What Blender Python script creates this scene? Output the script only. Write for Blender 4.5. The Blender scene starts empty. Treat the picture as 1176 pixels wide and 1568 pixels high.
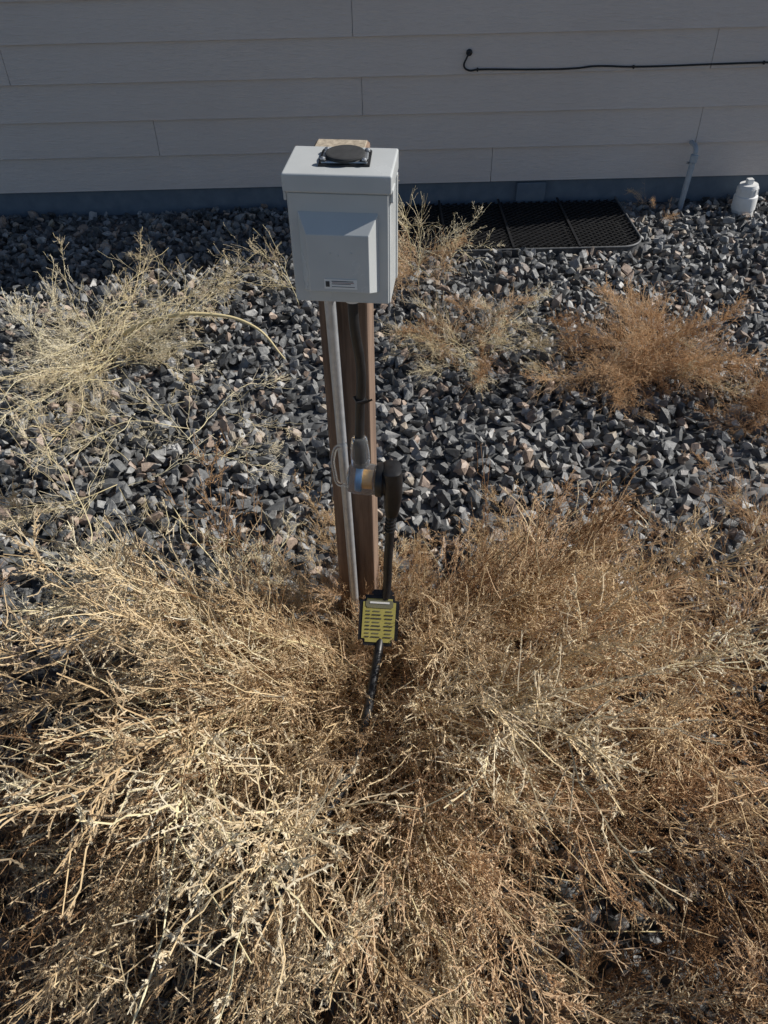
import bpy, math, bmesh
import numpy as np
from mathutils import Vector, Matrix, Euler
R=math.radians
rng=np.random.default_rng(7)
scene=bpy.context.scene
col=scene.collection

# ------------------------------------------------ helpers
def empty(name,loc=(0,0,0),rot=(0,0,0),parent=None):
    o=bpy.data.objects.new(name,None); o.location=loc; o.rotation_euler=rot
    o.empty_display_size=.1
    col.objects.link(o)
    if parent: o.parent=parent
    return o
def obj(name,me,mats=(),parent=None,loc=(0,0,0),rot=(0,0,0),smooth=False):
    o=bpy.data.objects.new(name,me); col.objects.link(o)
    for m in mats: me.materials.append(m)
    o.location=loc; o.rotation_euler=rot
    if parent: o.parent=parent
    if smooth:
        for p in me.polygons: p.use_smooth=True
    return o
def npmesh(name,V,F,midx=None,tone=None):
    V=np.asarray(V,dtype=np.float32); F=np.asarray(F,dtype=np.int32)
    me=bpy.data.meshes.new(name); n,k=F.shape
    me.vertices.add(len(V)); me.vertices.foreach_set('co',V.ravel())
    me.loops.add(n*k); me.loops.foreach_set('vertex_index',F.ravel())
    me.polygons.add(n); me.polygons.foreach_set('loop_start',np.arange(0,n*k,k,dtype=np.int32))
    if midx is not None: me.polygons.foreach_set('material_index',np.asarray(midx,dtype=np.int32))
    me.polygons.foreach_set('use_smooth',np.zeros(n,dtype=bool))
    if tone is not None:
        a=me.attributes.new('tone','FLOAT','POINT'); a.data.foreach_set('value',np.asarray(tone,dtype=np.float32))
    me.update(calc_edges=True)
    return me
def bevel(o,w,seg=2):
    m=o.modifiers.new('b','BEVEL'); m.width=w; m.segments=seg; m.limit_method='ANGLE'; m.angle_limit=R(30)
def box(name,size,loc,mat,parent=None,rot=(0,0,0),bv=0,seg=2):
    bm=bmesh.new(); bmesh.ops.create_cube(bm,size=1)
    bmesh.ops.scale(bm,vec=size,verts=bm.verts)
    me=bpy.data.meshes.new(name); bm.to_mesh(me); bm.free()
    o=obj(name,me,[mat],parent,loc,rot)
    if bv: bevel(o,bv,seg)
    return o
def lathe(name,prof,mat,parent=None,loc=(0,0,0),rot=(0,0,0),n=32,smooth=True):
    bm=bmesh.new(); rings=[]
    for r,z in prof:
        rings.append([bm.verts.new((r*math.cos(2*math.pi*i/n),r*math.sin(2*math.pi*i/n),z)) for i in range(n)])
    for a,b in zip(rings,rings[1:]):
        for i in range(n):
            bm.faces.new((a[i],a[(i+1)%n],b[(i+1)%n],b[i]))
    bm.faces.new(rings[0][::-1]); bm.faces.new(rings[-1])
    me=bpy.data.meshes.new(name); bm.to_mesh(me); bm.free()
    o=obj(name,me,[mat],parent,loc,rot)
    if smooth:
        for p in me.polygons: p.use_smooth=len(p.vertices)==4
        m=o.modifiers.new('e','EDGE_SPLIT'); m.split_angle=R(35)
    return o
def curve(name,pts,r,mat,parent=None,cyclic=False,loc=(0,0,0),rot=(0,0,0),res=10):
    c=bpy.data.curves.new(name,'CURVE'); c.dimensions='3D'; c.bevel_depth=r; c.bevel_resolution=3
    c.resolution_u=res; c.use_fill_caps=True
    s=c.splines.new('BEZIER'); s.bezier_points.add(len(pts)-1)
    for b,p in zip(s.bezier_points,pts):
        b.co=p[:3]; b.handle_left_type=b.handle_right_type='AUTO'
        if len(p)>3: b.radius=p[3]
    s.use_cyclic_u=cyclic
    o=bpy.data.objects.new(name,c); col.objects.link(o); c.materials.append(mat)
    o.location=loc; o.rotation_euler=rot
    if parent: o.parent=parent
    return o

# ------------------------------------------------ materials
def newmat(name):
    m=bpy.data.materials.new(name); m.use_nodes=True
    nt=m.node_tree; b=nt.nodes['Principled BSDF']
    return m,nt,b
def ramp(nt,fac,stops,interp='LINEAR'):
    r=nt.nodes.new('ShaderNodeValToRGB'); r.color_ramp.interpolation=interp
    els=r.color_ramp.elements
    while len(els)<len(stops): els.new(.5)
    for e,(p,c) in zip(els,stops): e.position=p; e.color=(*c,1)
    nt.links.new(fac,r.inputs[0]); return r.outputs[0]
def texco(nt,scale=(1,1,1),kind='Object'):
    t=nt.nodes.new('ShaderNodeTexCoord'); mp=nt.nodes.new('ShaderNodeMapping')
    mp.inputs['Scale'].default_value=scale
    nt.links.new(t.outputs[kind],mp.inputs[0]); return mp.outputs[0]
def noise(nt,vec,scale,detail=4,rough=.55):
    n=nt.nodes.new('ShaderNodeTexNoise'); n.inputs['Scale'].default_value=scale
    n.inputs['Detail'].default_value=detail; n.inputs['Roughness'].default_value=rough
    if vec is not None: nt.links.new(vec,n.inputs['Vector'])
    return n.outputs[0]
def bump(nt,b,h,strength,dist):
    n=nt.nodes.new('ShaderNodeBump'); n.inputs['Strength'].default_value=strength; n.inputs['Distance'].default_value=dist
    nt.links.new(h,n.inputs['Height']); nt.links.new(n.outputs[0],b.inputs['Normal'])
def simple(name,c1,c2,scale=30,rough=.6,metal=0,bs=.0,bd=.001,stretch=(1,1,1)):
    m,nt,b=newmat(name); v=texco(nt,stretch); n=noise(nt,v,scale)
    nt.links.new(ramp(nt,n,[(.3,c1),(.7,c2)]),b.inputs['Base Color'])
    b.inputs['Roughness'].default_value=rough; b.inputs['Metallic'].default_value=metal
    if bs: bump(nt,b,n,bs,bd)
    return m

def siding_mat():
    m,nt,b=newmat('siding_paint')
    v=texco(nt,(1.2,1,26)); n=noise(nt,v,9,6,.65)
    v2=texco(nt,(1,1,1)); n2=noise(nt,v2,1.3,4)
    mx=nt.nodes.new('ShaderNodeMath'); mx.operation='MULTIPLY_ADD'; mx.inputs[1].default_value=.35
    nt.links.new(n,mx.inputs[0]); 
    ml=nt.nodes.new('ShaderNodeMath'); ml.operation='MULTIPLY'; ml.inputs[1].default_value=.65
    nt.links.new(n2,ml.inputs[0]); nt.links.new(ml.outputs[0],mx.inputs[2])
    nt.links.new(ramp(nt,mx.outputs[0],[(.3,(.69,.605,.555)),(.7,(.79,.705,.65))]),b.inputs['Base Color'])
    b.inputs['Roughness'].default_value=.65
    bump(nt,b,n,.8,.008)
    return m
M_side=siding_mat()
M_found=simple('foundation_paint',(.12,.155,.20),(.17,.21,.25),14,.85,0,.4,.004)
M_trim=simple('trim_paint',(.5,.49,.48),(.56,.55,.54),6,.6)
M_roof=simple('shingles',(.06,.055,.05),(.12,.11,.1),40,.9,0,.6,.01)
def wood_mat():
    m,nt,b=newmat('post_wood')
    v=texco(nt,(1,1,.05)); n=noise(nt,v,90,6,.7)
    v2=texco(nt,(1,1,.25)); n2=noise(nt,v2,14,4)
    mx=nt.nodes.new('ShaderNodeMix'); mx.data_type='FLOAT'; mx.inputs[0].default_value=.4
    nt.links.new(n,mx.inputs[2]); nt.links.new(n2,mx.inputs[3])
    nt.links.new(ramp(nt,mx.outputs[0],[(.33,(.08,.05,.036)),(.5,(.21,.14,.10)),(.68,(.34,.24,.17))]),b.inputs['Base Color'])
    b.inputs['Roughness'].default_value=.85
    bump(nt,b,n,.7,.002); return m
M_wood=wood_mat()
M_woodend=simple('post_end_grain',(.28,.23,.17),(.55,.47,.36),120,.9,0,.6,.002)
def painted():
    m,nt,b=newmat('box_grey_enamel')
    v=texco(nt); n=noise(nt,v,9,5); n3=noise(nt,v,900,2)
    nt.links.new(ramp(nt,n,[(.3,(.51,.53,.53)),(.7,(.58,.60,.60))]),b.inputs['Base Color'])
    nt.links.new(ramp(nt,n,[(.3,(.18,.18,.18)),(.7,(.30,.30,.30))]),b.inputs['Roughness'])
    bump(nt,b,n3,.12,.0003); return m
M_box=painted()
M_galv=simple('galvanised_steel',(.42,.44,.46),(.62,.64,.66),60,.38,.85)
M_black=simple('black_rubber',(.008,.008,.009),(.02,.02,.022),60,.42)
M_dark=simple('dark_grey_metal',(.025,.026,.028),(.045,.046,.048),80,.95,.0)
M_grate=simple('grate_metal',(.010,.010,.011),(.026,.026,.028),40,.5,.2)
M_pit=simple('pit_shade_black',(.006,.006,.006),(.012,.012,.012),10,.95)  # near-black colour standing in for the dark of an open well
M_pvc=simple('white_pvc',(.70,.70,.68),(.80,.80,.79),20,.45)
M_pipe=simple('grey_pipe',(.32,.37,.42),(.42,.47,.52),30,.4)
M_white=simple('sticker_white',(.75,.75,.74),(.82,.82,.8),60,.5)
M_ink=simple('ink',(.03,.03,.035),(.06,.06,.06),60,.6)
M_red=simple('red_ink',(.25,.05,.04),(.3,.07,.05),60,.6)
M_yellow=simple('tag_yellow',(.36,.32,.08),(.45,.40,.12),25,.5)
M_olive=simple('tag_olive',(.15,.145,.09),(.20,.19,.12),25,.5)
def plastic(name,c,ior=1.25,rough=.05):
    m,nt,b=newmat(name); b.inputs['Base Color'].default_value=(*c,1)
    b.inputs['Roughness'].default_value=rough
    b.inputs['Transmission Weight'].default_value=.94; b.inputs['IOR'].default_value=ior
    n=noise(nt,texco(nt),50); bump(nt,b,n,.1,.001)
    return m
M_clear=plastic('clear_plastic',(.95,.98,1.0))
M_blue=simple('blue_plastic',(.07,.19,.40),(.11,.26,.48),30,.3)
M_orange=simple('brass_contact',(.65,.33,.08),(.75,.42,.12),30,.35)

def rock_mat():
    m,nt,b=newmat('crushed_rock')
    g=nt.nodes.new('ShaderNodeNewGeometry')
    c=ramp(nt,g.outputs['Random Per Island'],[(0,(.045,.046,.048)),(.28,(.10,.104,.108)),(.55,(.175,.18,.183)),(.75,(.29,.294,.296)),(.86,(.46,.455,.445)),(.88,(.25,.19,.155)),(.95,(.44,.34,.275)),(1,(.37,.33,.27))])
    n=noise(nt,texco(nt),55,5,.7)
    mx=nt.nodes.new('ShaderNodeMix'); mx.data_type='RGBA'; mx.blend_type='MULTIPLY'; mx.inputs[0].default_value=1
    nt.links.new(c,mx.inputs[6]); nt.links.new(ramp(nt,n,[(.3,(.62,.62,.64)),(.7,(1.28,1.27,1.22))]),mx.inputs[7])
    nt.links.new(mx.outputs[2],b.inputs['Base Color'])
    b.inputs['Roughness'].default_value=.5
    bump(nt,b,n,.6,.005); return m
M_rock=rock_mat()
def ground_mat():
    m,nt,b=newmat('ground_gravel_soil')
    v=texco(nt)
    vo=nt.nodes.new('ShaderNodeTexVoronoi'); vo.inputs['Scale'].default_value=24; nt.links.new(v,vo.inputs['Vector'])
    hs=nt.nodes.new('ShaderNodeSeparateColor'); nt.links.new(vo.outputs['Color'],hs.inputs[0])
    c=ramp(nt,hs.outputs[0],[(0,(.05,.05,.052)),(.5,(.10,.105,.11)),(.85,(.18,.18,.18)),(1,(.2,.15,.12))])
    nt.links.new(c,b.inputs['Base Color']); b.inputs['Roughness'].default_value=.9
    inv=nt.nodes.new('ShaderNodeMath'); inv.operation='SUBTRACT'; inv.inputs[0].default_value=1; nt.links.new(vo.outputs['Distance'],inv.inputs[1])
    bump(nt,b,inv.outputs[0],1,.02); return m
M_ground=ground_mat()

def weed_mat(name,stops,tr=.3):
    m,nt,b=newmat(name); nt.nodes.remove(b)
    at=nt.nodes.new('ShaderNodeAttribute'); at.attribute_name='tone'; g=nt.nodes.new('ShaderNodeNewGeometry')
    mx=nt.nodes.new('ShaderNodeMix'); mx.data_type='FLOAT'; mx.inputs[0].default_value=.35
    nt.links.new(at.outputs['Fac'],mx.inputs[2]); nt.links.new(g.outputs['Random Per Island'],mx.inputs[3])
    c=ramp(nt,mx.outputs[0],stops)
    d=nt.nodes.new('ShaderNodeBsdfDiffuse'); nt.links.new(c,d.inputs[0]); last=d
    if tr:
        t=nt.nodes.new('ShaderNodeBsdfTranslucent'); nt.links.new(c,t.inputs[0])
        ms=nt.nodes.new('ShaderNodeMixShader'); ms.inputs[0].default_value=tr
        nt.links.new(d.outputs[0],ms.inputs[1]); nt.links.new(t.outputs[0],ms.inputs[2]); last=ms
    nt.links.new(last.outputs[0],nt.nodes['Material Output'].inputs[0])
    return m
M_stem=weed_mat('dry_stem',[(.05,(.38,.25,.13)),(.5,(.65,.49,.29)),(.95,(.82,.68,.43))],0)
M_bract=weed_mat('dry_bract',[(.05,(.45,.30,.17)),(.5,(.76,.60,.39)),(.95,(.92,.81,.60))],.25)
M_stem_p=weed_mat('pale_stem',[(.1,(.64,.53,.30)),(.5,(.76,.66,.41)),(.9,(.84,.76,.53))],0)
M_bract_p=weed_mat('pale_bract',[(.1,(.66,.54,.37)),(.5,(.84,.74,.55)),(.9,(.93,.87,.71))],.25)
M_bract_o=weed_mat('rust_bract',[(.1,(.44,.27,.15)),(.5,(.70,.49,.29)),(.9,(.86,.68,.47))],.28)
M_stem_o=weed_mat('rust_stem',[(.1,(.34,.21,.12)),(.5,(.55,.37,.22)),(.9,(.68,.50,.32))],0)
M_stem_d=weed_mat('inner_shade_stem',[(.1,(.15,.085,.045)),(.5,(.27,.165,.09)),(.9,(.42,.28,.165))],0)  # darker brown stem: shade inside the clumps put into the colour
M_bract_d=weed_mat('inner_shade_bract',[(.1,(.19,.105,.055)),(.5,(.32,.195,.105)),(.9,(.50,.34,.20))],.2)  # bracts darkened the same way, painted shade for the filler branches

# ------------------------------------------------ ground + gravel
g=150
me=bpy.data.meshes.new('ground'); me.from_pydata([(-g,-g,0),(g,-g,0),(g,g,0),(-g,g,0)],[],[(0,1,2,3)])
obj('ground',me,[M_ground])

rocks=[]
for i in range(20):
    bm=bmesh.new()
    n=10+i%6
    P=rng.normal(size=(n,3)); P/=np.linalg.norm(P,axis=1)[:,None]
    P*=rng.uniform(.85,1.1,(n,1)); P*=np.array([1.2,rng.uniform(.7,.95),rng.uniform(.55,.8)])
    for p in P: bm.verts.new(p)
    r=bmesh.ops.convex_hull(bm,input=bm.verts)
    bmesh.ops.delete(bm,geom=[e for e in r['geom_interior'] if isinstance(e,bmesh.types.BMVert)],context='VERTS')
    bm.verts.ensure_lookup_table(); bm.verts.index_update()
    bmesh.ops.triangulate(bm,faces=bm.faces)
    rocks.append((np.array([v.co[:] for v in bm.verts]),np.array([[v.index for v in f.verts] for f in bm.faces])))
    bm.free()
def rotmats(n,tilt=None):
    q=rng.normal(size=(n,4)); 
    if tilt is not None: q[:,1:3]*=tilt
    q/=np.linalg.norm(q,axis=1)[:,None]; w,x,y,z=q.T
    return np.stack([np.stack([1-2*(y*y+z*z),2*(x*y-z*w),2*(x*z+y*w)],-1),
        np.stack([2*(x*y+z*w),1-2*(x*x+z*z),2*(y*z-x*w)],-1),
        np.stack([2*(x*z-y*w),2*(y*z+x*w),1-2*(x*x+y*y)],-1)],1)
WALL=4.21
GX0,GX1,GY0=.02,1.34,3.56
def layer(sp,z0,z1,keep,smin,smax):
    xs=np.arange(-3.4,3.4,sp); ys=np.arange(-.7,WALL-.01,sp)
    X,Y=np.meshgrid(xs,ys); X=X.ravel()+rng.uniform(-.5,.5,X.size)*sp; Y=Y.ravel()+rng.uniform(-.5,.5,Y.size)*sp
    k=rng.random(X.size)<keep
    k&=~((X>GX0-.01)&(X<GX1+.02)&(Y>GY0-.02)); k&=Y<WALL-.01
    k&=~((abs(X+.066)<.06)&(abs(Y-1.255)<.06))
    X=X[k];Y=Y[k]
    Z=rng.uniform(z0,z1,X.size)+.012*np.sin(X*3.1+Y*2.3)*np.cos(Y*2.7-X)
    S=smin+(smax-smin)*rng.beta(1.5,2.4,X.size)
    return X,Y,Z,S
Ls=[layer(.037,.0,.012,1,.016,.034),layer(.045,.016,.036,.74,.015,.038)]
X,Y,Z,S=[np.concatenate(a) for a in zip(*Ls)]
N=len(X); RM=rotmats(N,1.0); idx=rng.integers(0,len(rocks),N)
Vs=[];Fs=[];off=0
for i,(rv,rf) in enumerate(rocks):
    k=np.where(idx==i)[0]
    V=np.einsum('nij,vj->nvi',RM[k],rv)*S[k][:,None,None]+np.stack([X[k],Y[k],Z[k]],-1)[:,None,:]
    F=rf[None]+(np.arange(len(k))*len(rv))[:,None,None]+off
    Vs.append(V.reshape(-1,3)); Fs.append(F.reshape(-1,3)); off+=len(k)*len(rv)
obj('gravel',npmesh('gravel',np.concatenate(Vs),np.concatenate(Fs)),[M_rock])

# ------------------------------------------------ house
house=empty('house',(0,WALL,0))
HX0,HX1,HD,HT=-9.0,2.34,8.0,5.6
box('wall_core',(HX1-HX0-.04,HD,HT-.12),((HX0+HX1)/2,HD/2+.012,(HT+.12)/2),M_trim,house)
box('foundation',(HX1-HX0-.06,HD,.2),((HX0+HX1)/2,HD/2+.0,.06),M_found,house)
prof=[(-.021,.0015),(-.0195,.004),(-.006,.195),(.004,.195),(-.005,.0),(-.0195,.0)]
EXP=.1745
seams={0:[-3.0,.63],1:[-1.15,1.71],2:[-2.6,-.06],3:[-1.82,1.69],4:[-.095],5:[-2.2,1.2]}
V=[];F=[]
NP=len(prof)
def board(x0,x1,z0,T=None):
    b=len(V)
    for x in (x0,x1):
        for y,z in prof:
            p=(x,y,z0+z); V.append(T(p) if T else p)
    for i in range(NP):
        j=(i+1)%NP; F.append((b+i,b+j,b+NP+j,b+NP+i))
    F.append((b,b+1,b+2,b+3)); F.append((b,b+3,b+4,b+5))
    c=b+NP; F.append((c,c+3,c+2,c+1)); F.append((c,c+5,c+4,c+3))
nc=int((HT-.14)/EXP)
for k in range(nc):
    ss=sorted(seams.get(k,[])+[s for s in [-5.6+rng.uniform(-1,1),-8+rng.uniform(-.5,.5)]]) if k in seams else [-7+rng.uniform(-1,1),-3.4+rng.uniform(-1,1),.3+rng.uniform(-1,1)]
    xs=[HX0]+ss+[HX1-.02]
    for a,b in zip(xs,xs[1:]): board(a+.0012,b-.0012,.142+k*EXP+rng.uniform(-.001,.001))
    board(.02,HD,.142+k*EXP,lambda p:(HX1-.02-p[1],p[0],p[2]))
obj('lap_siding',npmesh('lap_siding',V,F),[M_side],house)
box('corner_trim',(.06,.03,HT-.14),(HX1-.02,-.012,(HT+.14)/2),M_trim,house,bv=.003)
rv=[(HX0-.4,-.4,HT-.1),(HX1+.2,-.4,HT-.1),(HX1+.2,HD+.4,HT-.1),(HX0-.4,HD+.4,HT-.1),(HX0-.4,HD/2,HT+2),(HX1+.2,HD/2,HT+2)]
me=bpy.data.meshes.new('roof'); me.from_pydata(rv,[],[(0,1,5,4),(2,3,4,5),(1,2,5),(3,0,4),(0,3,2,1)])
obj('roof',me,[M_roof],house)
box('well_flange',(.16,.02,.11),(.86,-.012,.075),M_found,house,bv=.003)

# wall cable
wc=empty('wall_cable',(0,WALL-.02,0))
curve('cable',[(.475,.03,.765),(.475,-.006,.762),(.462,-.012,.74),(.452,-.008,.705),(.475,-.006,.686),(.52,-.006,.688),(.8,-.004,.682),(1.02,-.004,.683),(1.1,-.005,.69),(1.3,-.004,.683),(1.7,-.004,.686),(2.2,-.004,.690),(2.36,0,.69),(2.40,.06,.69)],.0045,M_black,wc)
lathe('grommet',[(.014,0),(.016,.006),(.008,.012)],M_black,wc,(.475,.004,.762),(R(90),0,0),16)
for x,z in ((.52,.688),(1.3,.683),(1.95,.688)):
    box('clip',(.008,.014,.016),(x,-.006,z),M_black,wc,bv=.002)

# ------------------------------------------------ window well cover
ww=empty('window_well_cover',(0,0,0))
def rrect(x0,x1,y0,y1,r,z,n=6):
    pts=[(x0,y1,z),(x0,y0+r,z)]
    for i in range(1,n+1):
        a=math.pi+math.pi/2*i/n; pts.append((x0+r+r*math.cos(a),y0+r+r*math.sin(a),z))
    for i in range(0,n+1):
        a=1.5*math.pi+math.pi/2*i/n; pts.append((x1-r+r*math.cos(a),y0+r+r*math.sin(a),z))
    pts.append((x1,y1,z)); return pts
def poly(name,pts,mat,parent):
    me=bpy.data.meshes.new(name); me.from_pydata(pts,[],[tuple(range(len(pts)))]); return obj(name,me,[mat],parent)
poly('pit_shade_sheet',rrect(GX0,GX1,GY0,WALL-.012,.12,.012),M_pit,ww)  # flat black sheet just above ground, in place of the pit's shade
pts=rrect(GX0,GX1,GY0,WALL-.012,.12,0)
def poly_curve(name,pts,r,mat,parent,z):
    c=bpy.data.curves.new(name,'CURVE'); c.dimensions='3D'; c.bevel_depth=r; c.bevel_resolution=2
    s=c.splines.new('POLY'); s.points.add(len(pts)-1)
    for q,p in zip(s.points,pts): q.co=(p[0],p[1],z,1)
    o=bpy.data.objects.new(name,c); col.objects.link(o); c.materials.append(mat); o.parent=parent
M_rim=simple('weathered_rim',(.08,.083,.086),(.17,.175,.18),60,.6,.3)
poly_curve('rim',pts,.006,M_rim,ww,.036)
V=[];F=[]
for p in pts: V.append((p[0],p[1],.0)); V.append((p[0],p[1],.036))
F=[(2*i,2*i+2,2*i+3,2*i+1) for i in range(len(pts)-1)]
me=bpy.data.meshes.new('rim_wall'); me.from_pydata(V,[],F); obj('rim_wall',me,[M_rim],ww)
V=[];F=[]
def bar(p,q,w,h):
    p=Vector(p);q=Vector(q); d=(q-p).normalized(); s=Vector((-d.y,d.x,0))*w/2; u=Vector((0,0,h/2)); b=len(V)
    for a in (p,q):
        for t in (s+u,-s+u,-s-u,s-u): V.append(tuple(a+t))
    for i in range(4):
        j=(i+1)%4; F.append((b+i,b+4+i,b+4+j,b+j))
    F.append((b,b+1,b+2,b+3)); F.append((b+7,b+6,b+5,b+4))
def clipx(x):
    r=.12
    for xc,s in ((GX0+r,-1),(GX1-r,1)):
        if (x-xc)*s>0: return GY0+r-math.sqrt(max(0,r*r-(x-xc)**2))
    return GY0
zz=.036
def inside(x,y): return GX0<x<GX1 and clipx(x)<y<WALL-.02
for fam in (1,-1):
    c=-1.2
    while c<3.2:
        n=24
        ys=[GY0+(WALL-.02-GY0)*i/n for i in range(n+1)]
        run=[(c+fam*1.2*(y-GY0),y) for y in ys]; run=[p for p in run if inside(*p)]
        if len(run)>1: bar((run[0][0],run[0][1],zz+fam*.0015),(run[-1][0],run[-1][1],zz+fam*.0015),.0035,.006)
        c+=.042
for xx in (.35,.68,1.01):
    bar((xx,GY0,.044),(xx,WALL-.02,.044),.012,.006)
obj('grate',npmesh('grate',V,F),[M_grate],ww)

# ------------------------------------------------ pipe + cleanout
sp=empty('conduit_stub',(1.68,4.10,0),(0,R(1.5),0))
lathe('pipe',[(.015,-.01),(.015,.26)],M_pipe,sp)
lathe('coupling',[(.014,.245),(.020,.25),(.020,.285),(.012,.29)],M_pipe,sp)
curve('elbow',[(0,0,.28),(0,.0,.305),(0,.02,.32),(0,.09,.32)],.012,M_pipe,sp)
box('strap',(.05,.004,.012),(0,.018,.24),M_galv,sp)
pc=empty('sewer_cleanout_cap',(1.985,4.0,0),(0,R(-3),0))
lathe('body',[(.056,-.01),(.056,.035),(.061,.039),(.061,.102),(.059,.108),(.052,.112),(.052,.152),(.048,.159),(.046,.166),(.02,.168)],M_pvc,pc)
box('square_plug',(.032,.032,.028),(0,0,.179),M_pvc,pc,bv=.003)
for i in range(12):
    a=i*math.pi/6; box('rib_%d'%i,(.004,.008,.034),(.0525*math.cos(a),.0525*math.sin(a),.133),M_pvc,pc,(0,0,a))

# ------------------------------------------------ post + box
PX,PY=-.068,1.255; YAW=R(-7); LEAN=R(.5)
post=empty('wooden_post',(PX,PY,0),(0,LEAN,YAW))
box('timber',(.089,.089,1.30),(0,0,1.255-.65),M_wood,post,bv=.004)
box('end_grain',(.081,.081,.003),(0,0,1.2555),M_woodend,post,bv=.001)
rv=empty('electrical_outlet_box',(PX,PY,0),(0,LEAN,YAW))
cx=.019; W=.155
y0,y1=-.0465,-.147
zb,zt=1.068,1.262
box('body',(W,y0-y1,zt-zb),(cx,(y0+y1)/2,(zb+zt)/2),M_box,rv,bv=.003)
def frustum(name,x0,x1,z0,z1,ix0,ix1,iz0,iz1,y,d,mat,parent,bv=.001):
    Vv=[(x0,y,z0),(x1,y,z0),(x1,y,z1),(x0,y,z1),(ix0,y-d,iz0),(ix1,y-d,iz0),(ix1,y-d,iz1),(ix0,y-d,iz1)]
    Ff=[(4,5,6,7),(0,1,5,4),(1,2,6,5),(2,3,7,6),(3,0,4,7),(3,2,1,0)]
    me=bpy.data.meshes.new(name); me.from_pydata(Vv,[],Ff); o=obj(name,me,[mat],parent); bevel(o,bv,2); return o
box('door',(W-.006,.004,.172),(cx,y1-.0015,zb+.087),M_box,rv,bv=.0015)
fy=y1-.0033; FD=.023
frustum('pressed_panel',cx-.062,cx+.060,zb+.021,zb+.147,cx-.047,cx+.047,zb+.030,zb+.121,fy,FD,M_box,rv)
lid_y0,lid_y1=-.0475,-.156
def lid():
    w=.161/2; zl=1.243; zf=1.270; zk=1.274
    x0,x1=cx-w,cx+w
    Vv=[(x0,lid_y1,zl),(x1,lid_y1,zl),(x1,lid_y0,zl),(x0,lid_y0,zl),(x0,lid_y1,zf),(x1,lid_y1,zf),(x1,lid_y0,zk),(x0,lid_y0,zk)]
    Ff=[(0,1,5,4),(1,2,6,5),(2,3,7,6),(3,0,4,7),(4,5,6,7),(3,2,1,0)]
    me=bpy.data.meshes.new('lid'); me.from_pydata(Vv,[],Ff); o=obj('lid',me,[M_box],rv); bevel(o,.003,3)
lid()
for s in (-1,1):
    box('latch_tab',(.005,.03,.02),(cx+s*.0795,-.132,1.238),M_box,rv,bv=.002)
    box('side_flange',(.003,.012,.17),(cx+s*.0785,-.056,1.155),M_box,rv,bv=.001)
hx,hy,hz=cx+.006,-.098,1.2725
box('hub_gasket',(.076,.058,.003),(hx,hy,hz+.001),M_black,rv,(R(2),0,R(3)),bv=.001)
box('hub_plate',(.068,.050,.004),(hx,hy,hz+.0035),M_galv,rv,(R(2),0,R(3)),bv=.002)
lathe('hub_disc',[(.029,0),(.030,.003),(.029,.005),(.026,.006)],M_dark,rv,(hx,hy,hz+.005),(R(2),0,0),40)
for sx in (-1,1):
    for sy in (-1,1):
        lathe('screw',[(.0042,0),(.0042,.003),(.002,.0045)],M_galv,rv,(hx+sx*.0305,hy+sy*.021,hz+.005),n=12)
        lathe('screw_recess',[(.0065,0),(.0065,.0008)],M_black,rv,(hx+sx*.0305,hy+sy*.021,hz+.0052),n=12)
sy_=fy-FD-.0006; sz=zb+.044
box('sticker',(.052,.0006,.016),(cx+.002,sy_,sz),M_white,rv)
box('sticker_logo',(.006,.0006,.009),(cx-.0185,sy_-.0005,sz),M_ink,rv)
for i in range(3):
    w=(.034,.030,.036)[i]
    box('sticker_text',(w,.0005,.0007 if i else .0011),(cx+.006-(.036-w)/2,sy_-.0005,sz+.0048-i*.0045),M_ink,rv)
box('sticker_stripe',(.034,.0005,.0007),(cx+.006,sy_-.0005,sz+.0024),M_red,rv)
for i,(dx,dz) in enumerate(((-.012,.093),(.0,.090),(.02,.094))):
    lathe('door_dimple',[(.0018,0),(.0012,.0006)],M_box,rv,(cx+dx,sy_+.0004,zb+dz),(R(90),0,0),12)
cd=empty('metal_conduit',(PX,PY,0),(0,LEAN,YAW))
M_emt=simple('emt_conduit',(.45,.47,.49),(.6,.62,.65),60,.35,.4)
curve('tube',[(-.020,-.062,1.075),(-.017,-.060,.9),(-.010,-.058,.5),(-.006,-.057,.2),(-.005,-.057,-.02)],.0105,M_emt,cd)
lathe('connector',[(.0135,1.035),(.0145,1.04),(.0145,1.062),(.012,1.07)],M_emt,cd,(-.019,-.062,0),n=8)
# ------------------------------------------------ power cord + adapter
pw=empty('power_cord',(0,0,0))
lathe('strain_relief',[(.014,0),(.015,.01),(.013,.026),(.011,.028)],M_pvc,pw,(-.044,1.160,1.042),n=16)
curve('upper_cord',[(-.044,1.160,1.06),(-.044,1.158,1.0),(-.036,1.163,.9),(-.042,1.165,.80),(-.045,1.158,.74),(-.045,1.155,.69)],.0092,M_black,pw)
box('cable_tie',(.022,.022,.005),(-.040,1.165,.835),M_black,pw,(0,0,R(20)),bv=.001)
box('cable_tie_tail',(.02,.0015,.004),(-.026,1.152,.838),M_black,pw,(R(10),R(-25),0))
lathe('clear_neck',[(.0185,.0),(.0195,.02),(.0175,.045),(.016,.062),(.013,.066)],M_clear,pw,(-.045,1.155,.685),n=32)
lathe('clear_barrel',[(.020,0),(.029,.004),(.033,.02),(.033,.05),(.031,.058)],M_clear,pw,(-.073,1.15,.652),(0,R(92),R(-8)),n=40)
lathe('barrel_core',[(.020,.018),(.022,.020),(.022,.030),(.018,.032)],M_blue,pw,(-.073,1.15,.652),(0,R(92),R(-8)),n=24)
lathe('contacts',[(.016,.032),(.016,.052)],M_orange,pw,(-.073,1.15,.652),(0,R(92),R(-8)),n=20)
hp=[(-.070,1.15,.738),(-.088,1.147,.736),(-.098,1.145,.715),(-.098,1.143,.67),(-.092,1.142,.642),(-.074,1.145,.634)]
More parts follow.
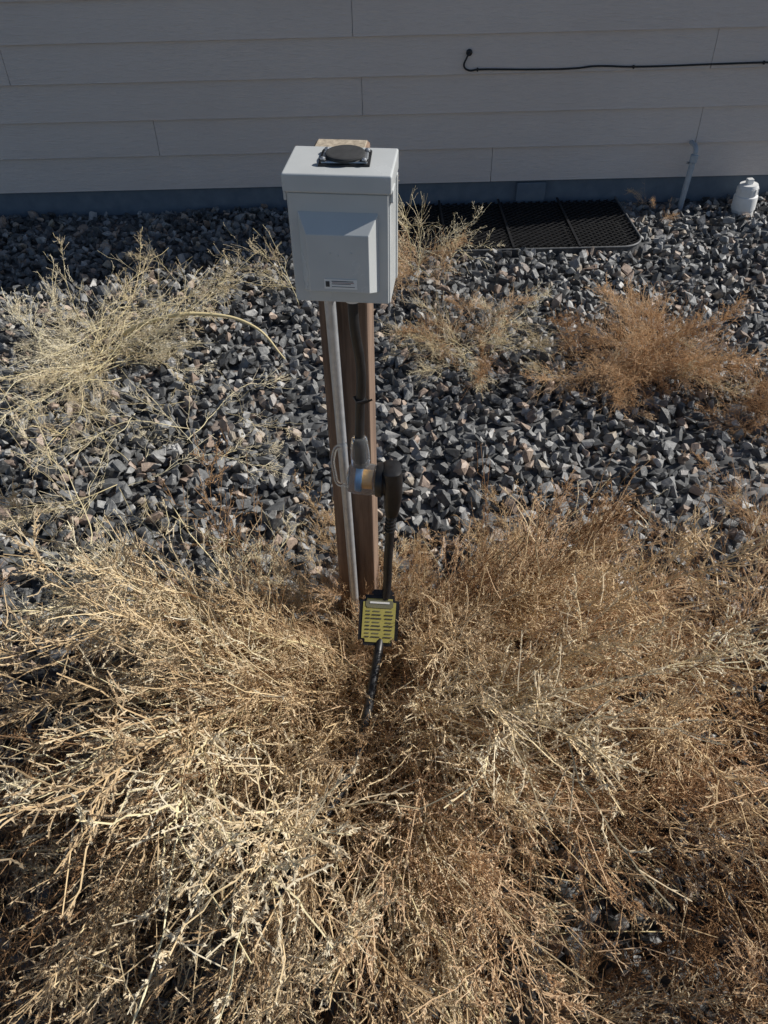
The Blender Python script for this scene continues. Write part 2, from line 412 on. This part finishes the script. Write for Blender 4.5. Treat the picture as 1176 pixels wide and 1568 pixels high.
curve('pull_handle',hp,.0045,M_clear,pw)
lathe('plug_collar',[(.034,0),(.036,.003),(.036,.014),(.029,.018),(.027,.03)],M_black,pw,(-.014,1.143,.651),(0,R(92),R(-8)),n=40)
def loft(name,secs,mat,parent,n=24):
    bm=bmesh.new(); rings=[]
    for c,wx,wy,tilt in secs:
        ring=[]
        for i in range(n):
            a=2*math.pi*i/n; ca,sa=math.cos(a),math.sin(a)
            x=math.copysign(abs(ca)**.6,ca)*wx; y=math.copysign(abs(sa)**.6,sa)*wy
            p=Vector((x,y,0)); p.rotate(Euler((0,tilt,0))); ring.append(bm.verts.new(p+Vector(c)))
        rings.append(ring)
    for a,b in zip(rings,rings[1:]):
        for i in range(n): bm.faces.new((a[i],a[(i+1)%n],b[(i+1)%n],b[i]))
    bm.faces.new(rings[0][::-1]); bm.faces.new(rings[-1])
    me=bpy.data.meshes.new(name); bm.to_mesh(me); bm.free()
    o=obj(name,me,[mat],parent,smooth=True); m=o.modifiers.new('e','EDGE_SPLIT'); m.split_angle=R(50)
loft('plug_body',[((.016,1.138,.688),.012,.020,0),((.018,1.138,.684),.019,.026,0),((.019,1.136,.655),.021,.027,0),((.019,1.133,.615),.019,.023,0),((.017,1.130,.585),.0165,.018,0),((.016,1.127,.565),.012,.012,0)],M_black,pw)
for i in range(5):
    lathe('strain_ring',[(.0115,0),(.0125,.002),(.0115,.004)],M_black,pw,(.0155-.001*i,1.1265-.0012*i,.560-.009*i),n=20)
cp=[(.016,1.127,.57),(.012,1.120,.52),(.006,1.105,.44),(.002,1.085,.37),(-.006,1.062,.325),(-.018,1.0,.28),(-.030,.92,.28),(-.045,.82,.29),(-.065,.71,.31),(-.120,.60,.305),(-.165,.52,.315),(-.200,.45,.315),(-.24,.385,.29),(-.29,.28,.18),(-.40,.10,.06),(-.7,-.3,.04)]
curve('lower_cord',cp,.0100,M_black,pw)
tg=empty('warning_tag',(-.018,1.040,.318),(R(-46),R(4),R(-3)))
def slab(name,w,h,t,loc,mat,bv):
    bm=bmesh.new(); bmesh.ops.create_cube(bm,size=1); bmesh.ops.scale(bm,vec=(w,t,h),verts=bm.verts)
    es=[e for e in bm.edges if abs((e.verts[0].co-e.verts[1].co).y)>t*.5]
    bmesh.ops.bevel(bm,geom=es,offset=bv,segments=5,affect='EDGES')
    me=bpy.data.meshes.new(name); bm.to_mesh(me); bm.free(); return obj(name,me,[mat],tg,loc)
slab('backing',.090,.114,.006,(0,0,0),M_black,.012)
slab('face',.074,.098,.002,(0,-.0035,0),M_yellow,.008)
slab('header',.062,.018,.001,(0,-.0050,.037),M_olive,.003)
for i in range(8):
    z=.021-i*.0083
    for x,w in ((-.025,.010),(-.006,.016+.004*((i*7)%3)),(.022,.014+.003*((i*5)%3))):
        slab('text',w,.0022,.001,(x,-.0050,z),M_ink if i%3 else M_olive,.0005)
slab('title_text',.045,.004,.001,(0,-.0058,.040),M_white,.001)
slab('hanger',.05,.014,.010,(.006,.002,.062),M_black,.004)

# ------------------------------------------------ weeds
def nrm(a): return a/np.maximum(np.linalg.norm(a,axis=-1,keepdims=True),1e-9)
def tubes(P,Rr,r,sides=3):
    T,n,_=P.shape
    t=nrm(np.gradient(P,axis=1)); ref=nrm(r.normal(size=(T,1,3)))
    u=nrm(np.cross(t,ref)); w=np.cross(t,u)
    a=np.arange(sides)*2*math.pi/sides
    V=P[:,:,None,:]+Rr[:,:,None,None]*(np.cos(a)[None,None,:,None]*u[:,:,None,:]+np.sin(a)[None,None,:,None]*w[:,:,None,:])
    b=(np.arange(T)*n*sides)[:,None,None]; i=np.arange(n-1)[None,:,None]*sides; j=np.arange(sides)[None,None,:]; j2=(j+1)%sides
    F=np.stack([b+i+j,b+i+j2,b+i+sides+j2,b+i+sides+j],-1).reshape(-1,4)
    F=np.concatenate([F[:,[0,1,2]],F[:,[0,2,3]]])
    return V.reshape(-1,3),F
def sub(Pp,k,tmin,tmax,amin,amax,lenf,n,r,bend=.25,grav=0.,up=0.,wig=.03,rb=.25):
    T,m,_=Pp.shape
    t=r.uniform(tmin,tmax,(T,k)); s=t*(m-1); i=np.clip(s.astype(int),0,m-2); f=(s-i)[...,None]
    ti=np.arange(T)[:,None]
    p0=Pp[ti,i]*(1-f)+Pp[ti,i+1]*f; tg_=nrm(Pp[ti,i+1]-Pp[ti,i])
    pr=r.normal(size=(T,k,3)); pr[...,2]+=up; pr=nrm(pr-(pr*tg_).sum(-1,keepdims=True)*tg_)
    a=r.uniform(amin,amax,(T,k,1)); d=tg_*np.cos(a)+pr*np.sin(a)
    l=lenf(t,ti+np.zeros_like(t,int))[...,None]
    bd=bend*tg_+rb*r.normal(size=(T,k,3)); bd[...,2]-=grav
    q=np.linspace(0,1,n)[None,None,:,None]
    P=p0[:,:,None,:]+d[:,:,None,:]*q*l[:,:,None,:]+bd[:,:,None,:]*(q**2)*l[:,:,None,:]
    P=P.reshape(T*k,n,3); P[:,1:-1]+=r.normal(size=(T*k,n-2,3))*(l.reshape(-1,1,1)*wig)
    return P,t.reshape(-1)
def branch(seed,L,e0,e1,n1,k2,kb,bl,rad=.0022,l1=.34,bw=.0012,sparse=.12,am=58,wob=.14,core=.36,spread=.9,l2=(.015,.085)):
    r=np.random.default_rng(seed); n=18
    s=np.linspace(0,1,n); el=e0+(e1-e0)*s**.9+np.cumsum(r.normal(0,.10,n)); az=np.cumsum(r.normal(0,wob,n))
    d=np.stack([np.cos(el)*np.cos(az),np.cos(el)*np.sin(az),np.sin(el)],-1)*L/(n-1)
    P0=np.concatenate([np.zeros((1,3)),np.cumsum(d,0)])[None]
    P1,t1=sub(P0,n1,sparse,.98,R(22),R(am),lambda t,i:L*(l1*(1-t)**.7+.06)*r.uniform(.4,1.25,t.shape),7,r,.35,.06,.3,.035,.35)
    len1=np.linalg.norm(P1[:,-1]-P1[:,0],axis=-1)
    P2,t2=sub(P1,k2,.1,1,R(25),R(65),lambda t,i:np.clip(len1[i]*.36*(1.15-t),*l2)*r.uniform(.6,1.3,t.shape),4,r,.35,.0,.2,.06,.4)
    P2b,_=sub(P0,18,.4,1,R(25),R(60),lambda t,i:r.uniform(.015,.045,t.shape),4,r,.3,0,0,.05,.4)
    P2=np.concatenate([P2,P2b])
    VV=[];FF=[];MI=[];o=0
    def add(V,F,mi):
        nonlocal o
        VV.append(V);FF.append(F+o);MI.append(np.full(len(F),mi));o+=len(V)
    add(*tubes(P0,(rad*(1-.70*np.linspace(0,1,P0.shape[1])))[None],r,5),0)
    add(*tubes(P1,np.repeat((rad*.52*(1-.3*np.linspace(0,1,7)))[None],len(P1),0),r,3),0)
    add(*tubes(P2,np.repeat((rad*core*(1-.3*np.linspace(0,1,4)))[None],len(P2),0),r,3),1)
    def bracts(P,k,tmin):
        T,m,_=P.shape
        t=r.uniform(tmin,1,(T,k)); s_=t*(m-1); i=np.clip(s_.astype(int),0,m-2); f=(s_-i)[...,None]; ti=np.arange(T)[:,None]
        p=P[ti,i]*(1-f)+P[ti,i+1]*f; tt=nrm(P[ti,i+1]-P[ti,i])
        dd=nrm(tt*.9+nrm(r.normal(size=(T,k,3)))*spread); ll=r.uniform(.6,1.3,(T,k,1))*bl
        sd=nrm(np.cross(dd,r.normal(size=(T,k,3))))*bw*r.uniform(.7,1.4,(T,k,1))
        V=np.stack([p+sd*.9,p+dd*ll,p-sd*.9],2).reshape(-1,3)
        F=np.arange(T*k*3).reshape(-1,3); return V,F
    add(*bracts(P2,kb,.05),1); add(*bracts(P1,kb,.2),1)
    return np.concatenate(VV),np.concatenate(FF),np.concatenate(MI)
def variants(seed,num,mats,L,e0,e1,**kw):
    return [(branch(seed+i,L*rng.uniform(.9,1.1),R(e0+rng.uniform(-8,8)),R(e1+rng.uniform(-12,12)),**kw),mats) for i in range(num)]
PL=dict(l1=.24,am=55,l2=(.014,.045),sparse=.22)
ARCH=variants(100,12,0,.85,14,-20,n1=34,k2=6,kb=11,bl=.0062,bw=.0017,rad=.0024,core=.44,spread=.95,**PL)
ARCHP=variants(150,9,2,.85,14,-20,n1=32,k2=6,kb=13,bl=.0062,bw=.0019,rad=.0026,core=.48,spread=.85,**PL)
ARCHO=variants(180,7,4,.8,14,-16,n1=32,k2=7,kb=11,bl=.0060,bw=.0016,rad=.0020,core=.40,spread=.95,l1=.32,l2=(.014,.05))
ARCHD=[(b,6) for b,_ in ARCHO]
SPARSE=variants(200,6,2,.7,14,-12,n1=12,k2=5,kb=8,bl=.0065,rad=.0024,l1=.36,bw=.0015,core=.45)
UPO=variants(300,6,4,.42,40,10,n1=28,k2=9,kb=11,bl=.0055,rad=.0016,l1=.45,bw=.0014)
UPP=variants(400,5,2,.42,35,5,n1=20,k2=8,kb=9,bl=.0055,rad=.0018,l1=.40,bw=.0014)
WM=[M_stem,M_bract,M_stem_p,M_bract_p,M_stem_o,M_bract_o,M_stem_d,M_bract_d]
TOT=0
def plant(name,x,y,z,groups,spread=.05,rs=3):
    global TOT
    r=np.random.default_rng(rs); VV=[];FF=[];MI=[];TN=[];o=0
    for (vs,num,a0,a1,s0,s1,t0,t1) in groups:
        for i in range(num):
            (V,F,M),mo=vs[r.integers(len(vs))]
            az=R(a0+(a1-a0)*(i+r.uniform(0,1))/num); t=R(r.uniform(t0,t1)); s=r.uniform(s0,s1); ro=r.uniform(-.6,.6)
            mat=(Matrix.Rotation(az,3,'Z')@Matrix.Rotation(-t,3,'Y')@Matrix.Rotation(ro,3,'X'))
            A=np.array([list(q) for q in mat])*s
            V2=V.copy(); 
            if r.random()<.5: V2[:,1]*=-1
            V2=V2@A.T+np.array([r.normal()*spread,r.normal()*spread,abs(r.normal())*.02])
            V2[:,2]=np.where(V2[:,2]+z<.03,.03-z+(V2[:,2]+z-.03)*.12,V2[:,2])
            VV.append(V2);FF.append(F+o);MI.append(M+mo);TN.append(np.full(len(V2),r.uniform(0,1)));o+=len(V2)
    me=npmesh(name,np.concatenate(VV),np.concatenate(FF),np.concatenate(MI),np.concatenate(TN))
    TOT+=len(me.polygons)
    return obj(name,me,WM,None,(x,y,z))
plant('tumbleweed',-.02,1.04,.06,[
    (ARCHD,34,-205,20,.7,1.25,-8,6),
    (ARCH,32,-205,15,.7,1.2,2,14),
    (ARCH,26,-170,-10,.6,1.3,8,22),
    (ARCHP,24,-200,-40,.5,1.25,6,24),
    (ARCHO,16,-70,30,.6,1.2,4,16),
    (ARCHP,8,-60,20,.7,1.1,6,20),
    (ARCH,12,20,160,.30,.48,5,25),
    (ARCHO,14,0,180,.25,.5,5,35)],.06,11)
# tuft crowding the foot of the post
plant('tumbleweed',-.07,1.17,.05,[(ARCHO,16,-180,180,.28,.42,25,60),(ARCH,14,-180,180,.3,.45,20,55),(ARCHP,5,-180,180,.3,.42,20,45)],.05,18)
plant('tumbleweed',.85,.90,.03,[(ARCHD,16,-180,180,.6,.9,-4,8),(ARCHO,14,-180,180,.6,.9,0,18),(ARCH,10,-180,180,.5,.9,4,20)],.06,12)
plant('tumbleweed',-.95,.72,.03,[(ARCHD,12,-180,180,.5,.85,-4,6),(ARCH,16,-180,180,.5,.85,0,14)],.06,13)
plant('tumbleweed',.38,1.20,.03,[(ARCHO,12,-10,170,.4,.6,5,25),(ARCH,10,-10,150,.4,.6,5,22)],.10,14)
plant('tumbleweed',.95,.30,.03,[(ARCHD,20,-180,180,.6,.9,-3,14),(ARCHO,16,-180,180,.6,.8,20,55),(ARCHO,8,-180,180,.6,.9,0,15)],.08,15)  # tall steep branches added, mostly out of frame, to shade the lower right
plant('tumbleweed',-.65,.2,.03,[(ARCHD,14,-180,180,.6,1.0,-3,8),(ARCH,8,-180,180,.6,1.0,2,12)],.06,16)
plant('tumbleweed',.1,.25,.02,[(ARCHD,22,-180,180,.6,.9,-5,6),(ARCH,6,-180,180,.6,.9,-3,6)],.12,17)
plant('dry_weed',-1.15,2.62,.03,[(UPP,18,-180,180,.7,1.2,-32,-5),(SPARSE,18,-180,180,.6,1.0,-6,8)],.12,21)
plant('dry_weed',-.80,1.95,.03,[(SPARSE,12,-180,180,.5,.9,-8,4),(UPP,6,-180,180,.4,.7,-35,-10)],.15,22)
plant('dry_weed',-.45,1.35,.03,[(SPARSE,10,60,200,.4,.7,-8,6)],.12,23)
plant('dry_weed',-.95,3.2,.03,[(SPARSE,6,-180,180,.4,.7,0,14)],.12,24)
plant('dry_weed',-.35,3.05,.05,[(SPARSE,5,60,170,.45,.7,5,25)],.04,25)
plant('dry_weed',.32,2.70,.03,[(UPP,14,-180,180,.5,.8,-30,0),(UPO,9,-180,180,.4,.7,-25,5)],.12,26)
plant('dry_weed',.20,3.25,.03,[(UPO,5,-180,180,.6,.9,0,30),(SPARSE,8,-180,180,.5,.8,20,60)],.06,27)
plant('dry_bush',.96,2.50,.03,[(UPO,34,-180,180,.6,.9,-32,14),(UPP,4,-180,180,.5,.8,-30,5)],.09,31)
plant('dry_bush',1.42,2.15,.02,[(UPO,14,-180,180,.5,.8,-32,8)],.07,32)
plant('dry_bush',1.50,3.95,.02,[(UPO,4,-180,180,.2,.35,-30,10)],.04,33)
plant('dry_bush',1.12,1.40,.02,[(ARCHO,9,-180,180,.35,.5,0,14)],.08,34)
st=empty('bare_stem',(0,0,0))
curve('stalk',[(-1.05,2.72,.10,1.2),(-.9,2.70,.17,1.1),(-.7,2.70,.19,.9),(-.5,2.66,.15,.7),(-.38,2.56,.06,.4)],.008,M_stem_p,st)
print('TRIS',TOT)

# ------------------------------------------------ light, sky, camera
el=R(36); az=R(12.5)
sv=Vector((math.cos(el)*math.cos(az),math.cos(el)*math.sin(az),math.sin(el)))
w=bpy.data.worlds.new('World'); scene.world=w; w.use_nodes=True
nt=w.node_tree; sk=nt.nodes.new('ShaderNodeTexSky'); sk.sky_type='NISHITA'; sk.sun_disc=False
sk.sun_elevation=el; sk.sun_rotation=R(77.5); sk.altitude=1500; sk.air_density=1; sk.dust_density=.9
nt.links.new(sk.outputs[0],nt.nodes['Background'].inputs[0]); nt.nodes['Background'].inputs[1].default_value=.072
ld=bpy.data.lights.new('sun','SUN'); ld.energy=5; ld.angle=R(.53); ld.color=(1,.955,.885)
lo=bpy.data.objects.new('sun',ld); col.objects.link(lo); lo.rotation_euler=sv.to_track_quat('Z','Y').to_euler(); lo.location=(6,2,6)
cam=bpy.data.cameras.new('camera'); co=bpy.data.objects.new('camera',cam); col.objects.link(co)
cam.sensor_fit='VERTICAL'; cam.sensor_height=36; cam.lens=26; cam.clip_end=600; cam.clip_start=.02
co.matrix_world=Matrix.Translation((0,0,1.65))@Matrix.Rotation(R(46.3),4,'X')@Matrix.Rotation(R(-1.4),4,'Z')
scene.camera=co
scene.view_settings.view_transform='Standard'; scene.view_settings.look='None'; scene.view_settings.exposure=0
